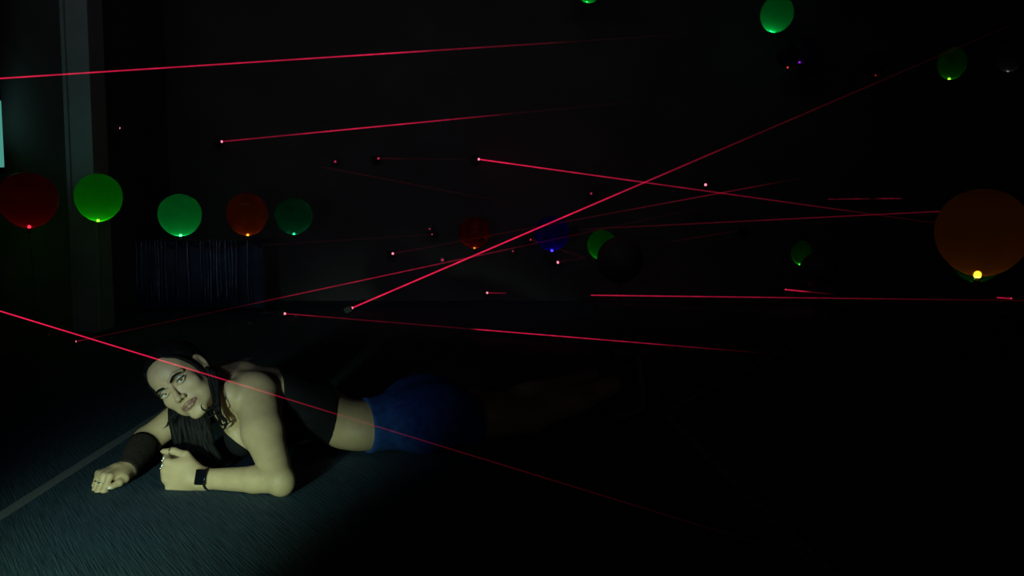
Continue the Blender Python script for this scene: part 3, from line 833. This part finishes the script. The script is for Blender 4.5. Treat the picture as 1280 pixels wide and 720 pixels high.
# --- skin
def skin_mat():
    m = bpy.data.materials.new('skin')
    m.use_nodes = True
    nt = m.node_tree; b = nt.nodes['Principled BSDF']
    b.inputs['Roughness'].default_value = 0.48
    b.inputs['Specular IOR Level'].default_value = 0.35
    b.inputs['Subsurface Weight'].default_value = 0.12
    b.inputs['Subsurface Radius'].default_value = (0.010, 0.005, 0.003)
    b.inputs['Subsurface Scale'].default_value = 0.5
    at_ = nt.nodes.new('ShaderNodeAttribute'); at_.attribute_name = 'lip'
    tc = nt.nodes.new('ShaderNodeTexCoord'); nz = nt.nodes.new('ShaderNodeTexNoise')
    nz.inputs['Scale'].default_value = 35; nz.inputs['Detail'].default_value = 3
    nt.links.new(tc.outputs['Object'], nz.inputs['Vector'])
    rp = nt.nodes.new('ShaderNodeValToRGB')
    rp.color_ramp.elements[0].position = 0.3; rp.color_ramp.elements[0].color = (0.52, 0.345, 0.195, 1)
    rp.color_ramp.elements[1].position = 0.7; rp.color_ramp.elements[1].color = (0.58, 0.395, 0.230, 1)
    nt.links.new(nz.outputs['Fac'], rp.inputs['Fac'])
    mx = nt.nodes.new('ShaderNodeMix'); mx.data_type = 'RGBA'
    nt.links.new(at_.outputs['Fac'], mx.inputs['Factor'])
    nt.links.new(rp.outputs['Color'], mx.inputs['A'])
    mx.inputs['B'].default_value = (0.27, 0.125, 0.095, 1)
    nt.links.new(mx.outputs['Result'], b.inputs['Base Color'])
    n2 = nt.nodes.new('ShaderNodeTexNoise'); n2.inputs['Scale'].default_value = 260
    nt.links.new(tc.outputs['Object'], n2.inputs['Vector'])
    bp = nt.nodes.new('ShaderNodeBump'); bp.inputs['Strength'].default_value = 0.12; bp.inputs['Distance'].default_value = 0.001
    nt.links.new(n2.outputs['Fac'], bp.inputs['Height']); nt.links.new(bp.outputs['Normal'], b.inputs['Normal'])
    return m
M_SKIN = skin_mat()
person = empty('person', (-0.30, 3.15, 0.0), 'young woman lying on her front, propped on elbows, black top and blue shorts', 'person')
OFF = np.array([-0.30, 3.15, 0.0])
skin = np_mesh('body', P - OFF, Q, M_SKIN, person)
lipd = np.full(len(P), 1.0)
near = np.linalg.norm(P - hp(0, 0.085, -0.066), axis=1) < 0.05
pn = P[near]; dl = np.full(len(pn), 1.0)
for L_, r0 in ((LIPU, 0.0038), (LIPL, 0.0046)):
    for p, q in zip(L_, L_[1:]):
        dl = np.minimum(dl, f_capsule(hp(*p), hp(*q), r0, r0)[0](pn[:, 0], pn[:, 1], pn[:, 2]))
lipd[near] = dl
att = skin.data.attributes.new('lip', 'FLOAT', 'POINT')
att.data.foreach_set('value', np.clip(1 - (lipd - 0.0002) / 0.0018, 0, 1).astype(np.float32))

# --- clothes: slices of the torso's own field, a few millimetres proud
AXC = lambda: (XS[:, None, None] - OFF[0]) * AX[0] + (YS[None, :, None] - OFF[1]) * AX[1]          # along the body from the pelvis
LAT = lambda: (XS[:, None, None] - OFF[0]) * BX[0] + (YS[None, :, None] - OFF[1]) * BX[1]          # across it
def cloth_slice(lo, hi, off, lift_lo, lift_hi, z_lo=None):
    s = AXC() * np.ones((1, 1, len(ZS))); z = ZS[None, None, :]
    D = np.maximum(torso - off, np.maximum((lo + lift_lo * z) - s, s - (hi + lift_hi * z)))
    return D.astype(np.float32)
def crop(D, m=3):
    I = np.nonzero((D < 0.01).any((1, 2)))[0]; J = np.nonzero((D < 0.01).any((0, 2)))[0]; K = np.nonzero((D < 0.01).any((0, 1)))[0]
    a, b, c = max(I[0] - m, 0), max(J[0] - m, 0), max(K[0] - m, 0)
    d, e, f = I[-1] + m, J[-1] + m, K[-1] + m
    return D[a:d, b:e, c:f], XS[a:d], YS[b:e], ZS[c:f]
M_TOP = mat('black_jersey', (0.005, 0.0055, 0.0065), 0.85, noise=(60, 0.25), bump=(300, 0.3, 0.001), spec=0.2)
top_D = cloth_slice(-0.475, -0.325, 0.005, 0.10, 0.20)
# its front, up to a slanting neckline, with the arms left free
p1, p2 = np.array(at(262, 525, 2.84)), np.array(at(313, 565, 2.84))
nk = nrm(np.cross(p2 - p1, BX)); nk = nk if nk[2] > 0 else -nk
gx, gy, gz = XS[:, None, None], YS[None, :, None], ZS[None, None, :]
front = np.maximum(body.D - 0.0045, (gx - p1[0]) * nk[0] + (gy - p1[1]) * nk[1] + (gz - p1[2]) * nk[2])
front = np.maximum(front, f_ellipsoid(V3(-0.76, 2.95, 0.11), (0.17, 0.21, 0.15), RB)[0](gx, gy, gz))
for S_, E_, r_ in ((S_L, E_L, 0.066), (S_R, E_R, 0.062)):
    front = np.maximum(front, -f_capsule(S_, E_, r_, r_ * 0.92)[0](gx, gy, gz))
top_D = np.minimum(top_D, front.astype(np.float32))
del front
tD, tx, ty, tz = crop(top_D)
tP, tQ = surface_nets(tD, tx, ty, tz)
np_mesh('crop_top', tP - OFF, tQ, M_TOP, person, 'black crop top')
def denim():
    m = mat('blue_denim', (0.024, 0.078, 0.28), 0.8, noise=(45, 0.3), bump=(400, 0.5, 0.001), spec=0.2)
    return m
M_DENIM = denim()
sD, sx_, sy_, sz_ = crop(cloth_slice(-0.185, 0.190, 0.009, 0.05, 0.0))
sP, sQ = surface_nets(sD, sx_, sy_, sz_)
shorts = np_mesh('shorts', sP - OFF, sQ, M_DENIM, person, 'blue denim shorts')
del torso, top_D

# sneakers, toes on the floor and heels up
M_SNEAK = mat('dark_canvas', (0.05, 0.052, 0.06), 0.8, noise=(70, 0.25), bump=(200, 0.3, 0.001))
M_SOLE = mat('pale_rubber', (0.22, 0.22, 0.21), 0.6, noise=(50, 0.12))
for A in (A_L, A_R):
    g = Field(np.arange(A[0] - 0.12, A[0] + 0.16, 0.004), np.arange(A[1] - 0.12, A[1] + 0.16, 0.004), np.arange(-0.012, 0.26, 0.004))
    heel, ball, toe = A + LD * 0.030 + UZ * 0.055, A + LD * 0.048 - UZ * 0.070, A + LD * 0.010 - UZ * 0.088
    g.add(f_capsule(A + LD * 0.0, heel, 0.044, 0.042), 0.015)
    g.add(f_capsule(heel, ball, 0.041, 0.041), 0.02)
    g.add(f_capsule(ball, toe, 0.038, 0.034), 0.015)
    g.D = np.maximum(g.D, -(g.zs[None, None, :] - 0.002)).astype(np.float32)
    # the shaft's opening
    g.cut(f_capsule(A - LD * 0.10 - UZ * 0.02, A - LD * 0.035, 0.05, 0.034), 0.006)
    qP, qQ = surface_nets(g.D, g.xs, g.ys, g.zs)
    sn = np_mesh('sneaker', qP - OFF, qQ, M_SNEAK, person)
    # rubber sole: a plate behind the heel, bending under the toes
    sol = smooth_path([heel + UZ * 0.042 + LD * 0.036, heel + LD * 0.046, (heel + ball) / 2 + LD * 0.044, ball + LD * 0.042, ball + LD * 0.030 - UZ * 0.030, toe - UZ * 0.030 - LD * 0.030], 4)
    side = V3(-LD[1], LD[0], 0)
    VV, FF = [], []
    nn = len(sol)
    for i, p in enumerate(sol):
        t = nrm(sol[min(i + 1, nn - 1)] - sol[max(i - 1, 0)]); nn_ = np.cross(side, t)
        if nn_ @ (LD * 0.6 - UZ * 0.8) < 0: nn_ = -nn_
        u = i / (nn - 1)
        w = 0.030 + 0.014 * math.sin(math.pi * min(1, u * 1.02))**0.6
        p = np.array(p); 
        for a_, b_ in ((-1, -0.012), (1, -0.012), (1, 0.008), (-1, 0.008)):
            q = p + side * a_ * w + nn_ * b_
            q[2] = max(q[2], 0.001)
            VV.append(q - OFF)
    for i in range(nn - 1):
        for q in range(4):
            FF.append((i*4 + q, i*4 + (q+1) % 4, i*4 + 4 + (q+1) % 4, i*4 + 4 + q))
    FF += [(0, 3, 2, 1), (nn*4 - 4, nn*4 - 3, nn*4 - 2, nn*4 - 1)]
    mesh_obj('sole', VV, FF, M_SOLE, sn, smooth=False, label='pale rubber sole')

# eyes
def eye_mat():
    m = bpy.data.materials.new('eye')
    m.use_nodes = True
    nt = m.node_tree; b = nt.nodes['Principled BSDF']
    b.inputs['Roughness'].default_value = 0.08
    tc = nt.nodes.new('ShaderNodeTexCoord'); vm = nt.nodes.new('ShaderNodeVectorMath'); vm.operation = 'NORMALIZE'
    sp = nt.nodes.new('ShaderNodeSeparateXYZ'); rp = nt.nodes.new('ShaderNodeValToRGB')
    nt.links.new(tc.outputs['Object'], vm.inputs[0]); nt.links.new(vm.outputs[0], sp.inputs[0]); nt.links.new(sp.outputs['Z'], rp.inputs[0])
    rp.color_ramp.interpolation = 'LINEAR'
    e = rp.color_ramp.elements
    e[0].position, e[0].color = 0.0, (0.60, 0.66, 0.74, 1)
    e[1].position, e[1].color = 1.0, (0.002, 0.002, 0.002, 1)
    for p, c in ((0.865, (0.60, 0.66, 0.74, 1)), (0.89, (0.02, 0.012, 0.008, 1)), (0.955, (0.06, 0.03, 0.015, 1)), (0.970, (0.002, 0.002, 0.002, 1))):
        x = e.new(p); x.color = c
    nt.links.new(rp.outputs[0], b.inputs['Base Color'])
    return m
M_EYE = eye_mat()
gaze = Vector(HL * 0.62 + HF * 0.90 + HU * 0.12).normalized()
for s in (-1, 1):
    bm = bmesh.new(); bmesh.ops.create_uvsphere(bm, u_segments=24, v_segments=16, radius=EYE_R)
    e = bm_obj('eye', bm, M_EYE, person, True)
    e.location = Vector(hp(*EY[s]) - OFF)
    e.rotation_mode = 'QUATERNION'; e.rotation_quaternion = gaze.to_track_quat('Z', 'Y')

# brows and lashes lie on the surface of the face
M_HAIR = mat('dark_brown_hair', (0.007, 0.006, 0.006), 0.62, noise=(80, 0.4), spec=0.15)
def on_face(x, z, lift=0.0008):
    y = 0.125
    for _ in range(60):
        d = body.sample(hp(x, y, z))
        if d < 0.0004: break
        y -= max(d * 0.8, 0.0004)
    return hp(x, y + lift, z)
for s in (-1, 1):
    pts = smooth_path([on_face(x * s, z) for x, z in ((0.0120, 0.0135), (0.020, 0.0170), (0.030, 0.0200), (0.040, 0.0195), (0.050, 0.0145))], 4)
    rad = [0.0012 + 0.0026 * math.sin(math.pi * min(1, 0.18 + 0.80 * i / (len(pts) - 1)))**0.8 for i in range(len(pts))]
    V, F = tube(pts, rad, 8)
    mesh_obj('eyebrow', [np.array(v) - OFF for v in V], F, M_HAIR, person)
    lp = smooth_path([hp(x * s, y, z) for x, y, z in ((0.0180, 0.0800, 0.0000), (0.0240, 0.0856, 0.0038), (0.0320, 0.0876, 0.0050), (0.0400, 0.0844, 0.0040), (0.0490, 0.0760, 0.0026))], 4)
    V, F = tube(lp, [0.0006 + 0.0016 * (i / (len(lp) - 1)) for i in range(len(lp))], 6)
    mesh_obj('eyelashes', [np.array(v) - OFF for v in V], F, M_HAIR, person)

# hair: a cap over the skull, drawn back, and long loose locks
hx = np.arange(HC[0] - 0.16, HC[0] + 0.16, 0.0032); hy = np.arange(HC[1] - 0.16, HC[1] + 0.16, 0.0032); hz = np.arange(HC[2] - 0.16, HC[2] + 0.16, 0.0032)
g = Field(hx, hy, hz)
g.add(hell((0, -0.022, 0.036), (0.082, 0.100, 0.084)), 0.01)
g.add(hell((0, -0.060, -0.015), (0.064, 0.062, 0.075)), 0.02)
X_, Y_, Z_ = hx[:, None, None] - HC[0], hy[None, :, None] - HC[1], hz[None, None, :] - HC[2]
lx = X_ * HL[0] + Y_ * HL[1] + Z_ * HL[2]; ly = X_ * HF[0] + Y_ * HF[1] + Z_ * HF[2]; lz = X_ * HU[0] + Y_ * HU[1] + Z_ * HU[2]
g.D = smax(g.D, (0.80 * ly - 0.60 * lz + 0.003 + 2.2 * lx * lx).astype(np.float32) * 0.9, 0.006).astype(np.float32)
g.D += (0.0006 * np.sin(lx * 330 + 10 * lz)).astype(np.float32)          # combed strands
for s in (-1, 1):
    g.cut(hell((0.082 * s, -0.012, -0.004), (0.020, 0.026, 0.038)), 0.006)
qP, qQ = surface_nets(g.D, hx, hy, hz)
hair = np_mesh('hair', qP - OFF, qQ, M_HAIR, person, 'dark hair drawn back behind the ear')
def lock(pts, r, name='hair_lock', jitter=0.0, n=7, sub=5):
    pts = [np.array(at(*p)) + rng.normal(0, jitter, 3) for p in pts]
    pts = smooth_path(pts, sub)
    N = len(pts)
    rad = [r * (0.55 + 0.45 * math.sin(math.pi * (0.15 + 0.7 * i / (N - 1)))) * (1 if i < N * 0.7 else max(0.12, (N - 1 - i) / (N * 0.3))) for i in range(N)]
    V, F = tube(pts, rad, n)
    return [np.array(v) - OFF for v in V], F
def locks(name, items):
    VV, FF = [], []
    for V, F in items:
        b = len(VV); VV += V; FF += [tuple(i + b for i in f) for f in F]
    return mesh_obj(name, VV, FF, M_HAIR, hair)
# hair combed past the temple, in front of the ear
def lock_on_head(pts, r):
    pts = smooth_path([hp(*p) for p in pts], 5); N = len(pts)
    V, F = tube(pts, [r * (0.45 + 0.55 * math.sin(math.pi * (0.12 + 0.8 * i / (N - 1)))) for i in range(N)], 7)
    return [np.array(v) - OFF for v in V], F
for s in (-1, 1):
    locks('hair_lock', [lock_on_head([(s * (0.036 + 0.002 * q), 0.060 - 0.009 * q, 0.083), (s * 0.0585, 0.043 - 0.007 * q, 0.052), (s * 0.0685, 0.030 - 0.005 * q, 0.020), (s * 0.0705, 0.022 - 0.004 * q, -0.012), (s * 0.066, 0.012 - 0.005 * q, -0.044), (s * 0.058, -0.006 - 0.006 * q, -0.075)], 0.0062) for q in range(4)])
# the lock that falls from the ear along her jaw onto the shoulder
locks('hair_lock', [lock([(258 + q * 1.5, 458 + q, 2.775), (264 + q, 476, 2.765), (267 + q, 495, 2.745), (270 + q, 513, 2.735), (277 + q * 1.4, 533, 2.745)], 0.0072, jitter=0.002) for q in range(7)])
locks('curl', [lock([(266, 490, 2.70), (267, 502, 2.685), (263, 511, 2.672), (256, 513, 2.668), (251.5, 508, 2.668), (253, 502, 2.672)], 0.0028),
               lock([(268, 500, 2.69), (271, 514, 2.68), (264, 520, 2.67), (258, 524, 2.672), (260, 531, 2.68)], 0.0022)])
locks('curl', [lock([(266, 506, 2.725), (276, 518, 2.735), (283, 527, 2.745), (280, 536, 2.755), (272, 541, 2.765)], 0.0036),
               lock([(262, 514, 2.715), (270, 524, 2.730), (277, 531, 2.742), (284, 530, 2.748), (290, 525, 2.752)], 0.0030),
               lock([(258, 522, 2.715), (263, 533, 2.735), (271, 537, 2.750), (279, 545, 2.765)], 0.0030)])
# the mass of hair hanging on the far side, under her face
mass = []
for q in range(26):
    u = q / 25
    mass.append(lock([(212 + 40 * u, 500 - 6 * u, 2.87 + 0.02 * rng.random()), (215 + 44 * u, 524, 2.84), (219 + 44 * u, 546 + 4 * rng.random(), 2.83), (224 + 44 * u + 4 * rng.normal(), 568 + 6 * rng.random(), 2.84), (234 + 42 * u + 5 * rng.normal(), 583 + 4 * rng.random(), 2.85)], 0.0095, jitter=0.003, sub=3))
locks('hair_lock', mass)
locks('wisp', [lock([(222, 508, 2.78), (217, 519, 2.77), (210, 529, 2.765), (202 + 3 * q, 537 - q, 2.765)], 0.0022, jitter=0.002) for q in range(4)])

# wristwatch on her left wrist
wa = nrm(W_L - E_L); wc = W_L - wa * 0.012
w_up = nrm(UZ - wa * (UZ @ wa)); w_out = nrm(np.cross(w_up, wa)); 
if w_out[1] > 0: w_out = -w_out
WR = 0.0312
watch = None
VV, FF = [], []
for k in range(40):
    t = 2 * math.pi * k / 40
    r_ = w_up * math.cos(t) + w_out * math.sin(t)
    for a_, b_ in ((-0.0115, WR - 0.004), (-0.0115, WR + 0.0006), (0.0115, WR + 0.0006), (0.0115, WR - 0.004)):
        q = wc + wa * a_ + r_ * b_
        q[2] = max(q[2], 0.0006)
        VV.append(q - OFF)
for k in range(40):
    k2 = (k + 1) % 40
    for q in range(4):
        FF.append((k*4 + q, k*4 + (q+1) % 4, k2*4 + (q+1) % 4, k2*4 + q))
M_STRAP = mat('black_rubber_strap', (0.008, 0.009, 0.012), 0.5, noise=(60, 0.2))
M_GLASS = mat('black_watch_glass', (0.004, 0.005, 0.008), 0.06)
watch = mesh_obj('wristwatch', VV, FF, M_STRAP, person, label='black wristwatch with rubber strap')
bm = box_bm(-0.0170, -0.0215, -0.0045, 0.0170, 0.0215, 0.0055, 0.0035)
cs = bm_obj('watch_case', bm, M_GLASS, watch, True)
cn = nrm(w_out * 0.90 + w_up * 0.40)
Rm = Matrix(np.stack([wa, nrm(np.cross(cn, wa)), cn], 1).tolist()).to_4x4()
cs.matrix_local = Matrix.Translation(Vector(wc + cn * (WR + 0.002) - OFF)) @ Rm
M_BAND = mat('dark_brown_band', (0.030, 0.021, 0.018), 0.85, noise=(120, 0.35), bump=(400, 0.3, 0.001), spec=0.15)  # dark brown band wrapped around the right forearm, wrist towards elbow
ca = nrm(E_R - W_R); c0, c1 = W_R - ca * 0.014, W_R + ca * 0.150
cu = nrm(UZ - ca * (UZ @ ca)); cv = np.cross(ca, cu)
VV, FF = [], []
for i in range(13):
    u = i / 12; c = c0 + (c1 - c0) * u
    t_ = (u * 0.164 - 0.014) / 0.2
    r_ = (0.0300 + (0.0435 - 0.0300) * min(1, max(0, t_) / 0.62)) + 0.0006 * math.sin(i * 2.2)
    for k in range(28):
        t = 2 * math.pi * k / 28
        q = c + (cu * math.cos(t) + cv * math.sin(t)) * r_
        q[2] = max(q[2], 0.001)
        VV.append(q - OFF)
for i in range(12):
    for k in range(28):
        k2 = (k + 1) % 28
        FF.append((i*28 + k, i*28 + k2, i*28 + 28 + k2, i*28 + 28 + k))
forearm_band = mesh_obj('forearm_band', VV, FF, M_BAND, person, label='dark band around right forearm')
sol_ = forearm_band.modifiers.new('thickness', 'SOLIDIFY'); sol_.thickness = 0.0015; sol_.offset = 1.0
# rings
M_SILVER = mat('silver', (0.85, 0.86, 0.90), 0.16, 1.0, noise=(60, 0.05))
def ring(c, d, r, stone=None, w=0.0022):
    d = nrm(d); u = nrm(np.cross(d, UZ)); v = np.cross(d, u)
    VV, FF = [], []
    for k in range(24):
        t = 2 * math.pi * k / 24
        for j in range(6):
            p = 2 * math.pi * j / 6
            VV.append(c + (u * math.cos(t) + v * math.sin(t)) * (r + 0.0008 + 0.0014 * math.cos(p)) + d * w * math.sin(p) - OFF)
    for k in range(24):
        for j in range(6):
            FF.append((k*6 + j, k*6 + (j+1) % 6, ((k+1) % 24)*6 + (j+1) % 6, ((k+1) % 24)*6 + j))
    o = mesh_obj('ring', VV, FF, M_SILVER, person, label='silver finger ring')
    if stone is not None:
        bm = bmesh.new(); bmesh.ops.create_uvsphere(bm, u_segments=10, v_segments=6, radius=0.0042)
        st = bm_obj('ring_top', bm, M_SILVER, o, True); st.location = Vector(c + nrm(stone) * (r + 0.002) - OFF)
    return o
for q, st in ((0, V3(-1, -0.5, 0)), (1, V3(-1, -0.5, 0))):
    c, d, r = ringsL[q]; ring(c, d, r, st, 0.003)
for q in (1, 2):
    c, d, r = ringsR[q]; ring(c, d, r, None, 0.0016)
c, d = (thumbL[0] * 0.75 + thumbL[1] * 0.25), thumbL[1] - thumbL[0]
ring(c, d, 0.0105)
# long pointed thumb nail
M_NAIL = mat('pale_nail_polish', (0.75, 0.62, 0.62), 0.2, noise=(40, 0.05))
for (a_, b_), fr_ in ((thumbL, frL), (thumbR, frR)):
    d = nrm(b_ - a_)
    V, F = tube([b_ - d * 0.004, b_ + d * 0.004, b_ + d * 0.012], [0.0070, 0.0062, 0.0012], 8)
    mesh_obj('thumb_nail', [np.array(v) - OFF for v in V], F, M_NAIL, person)
print('BODY', len(P), len(Q), 'hp chin', hp(0, 0.07, -0.11))
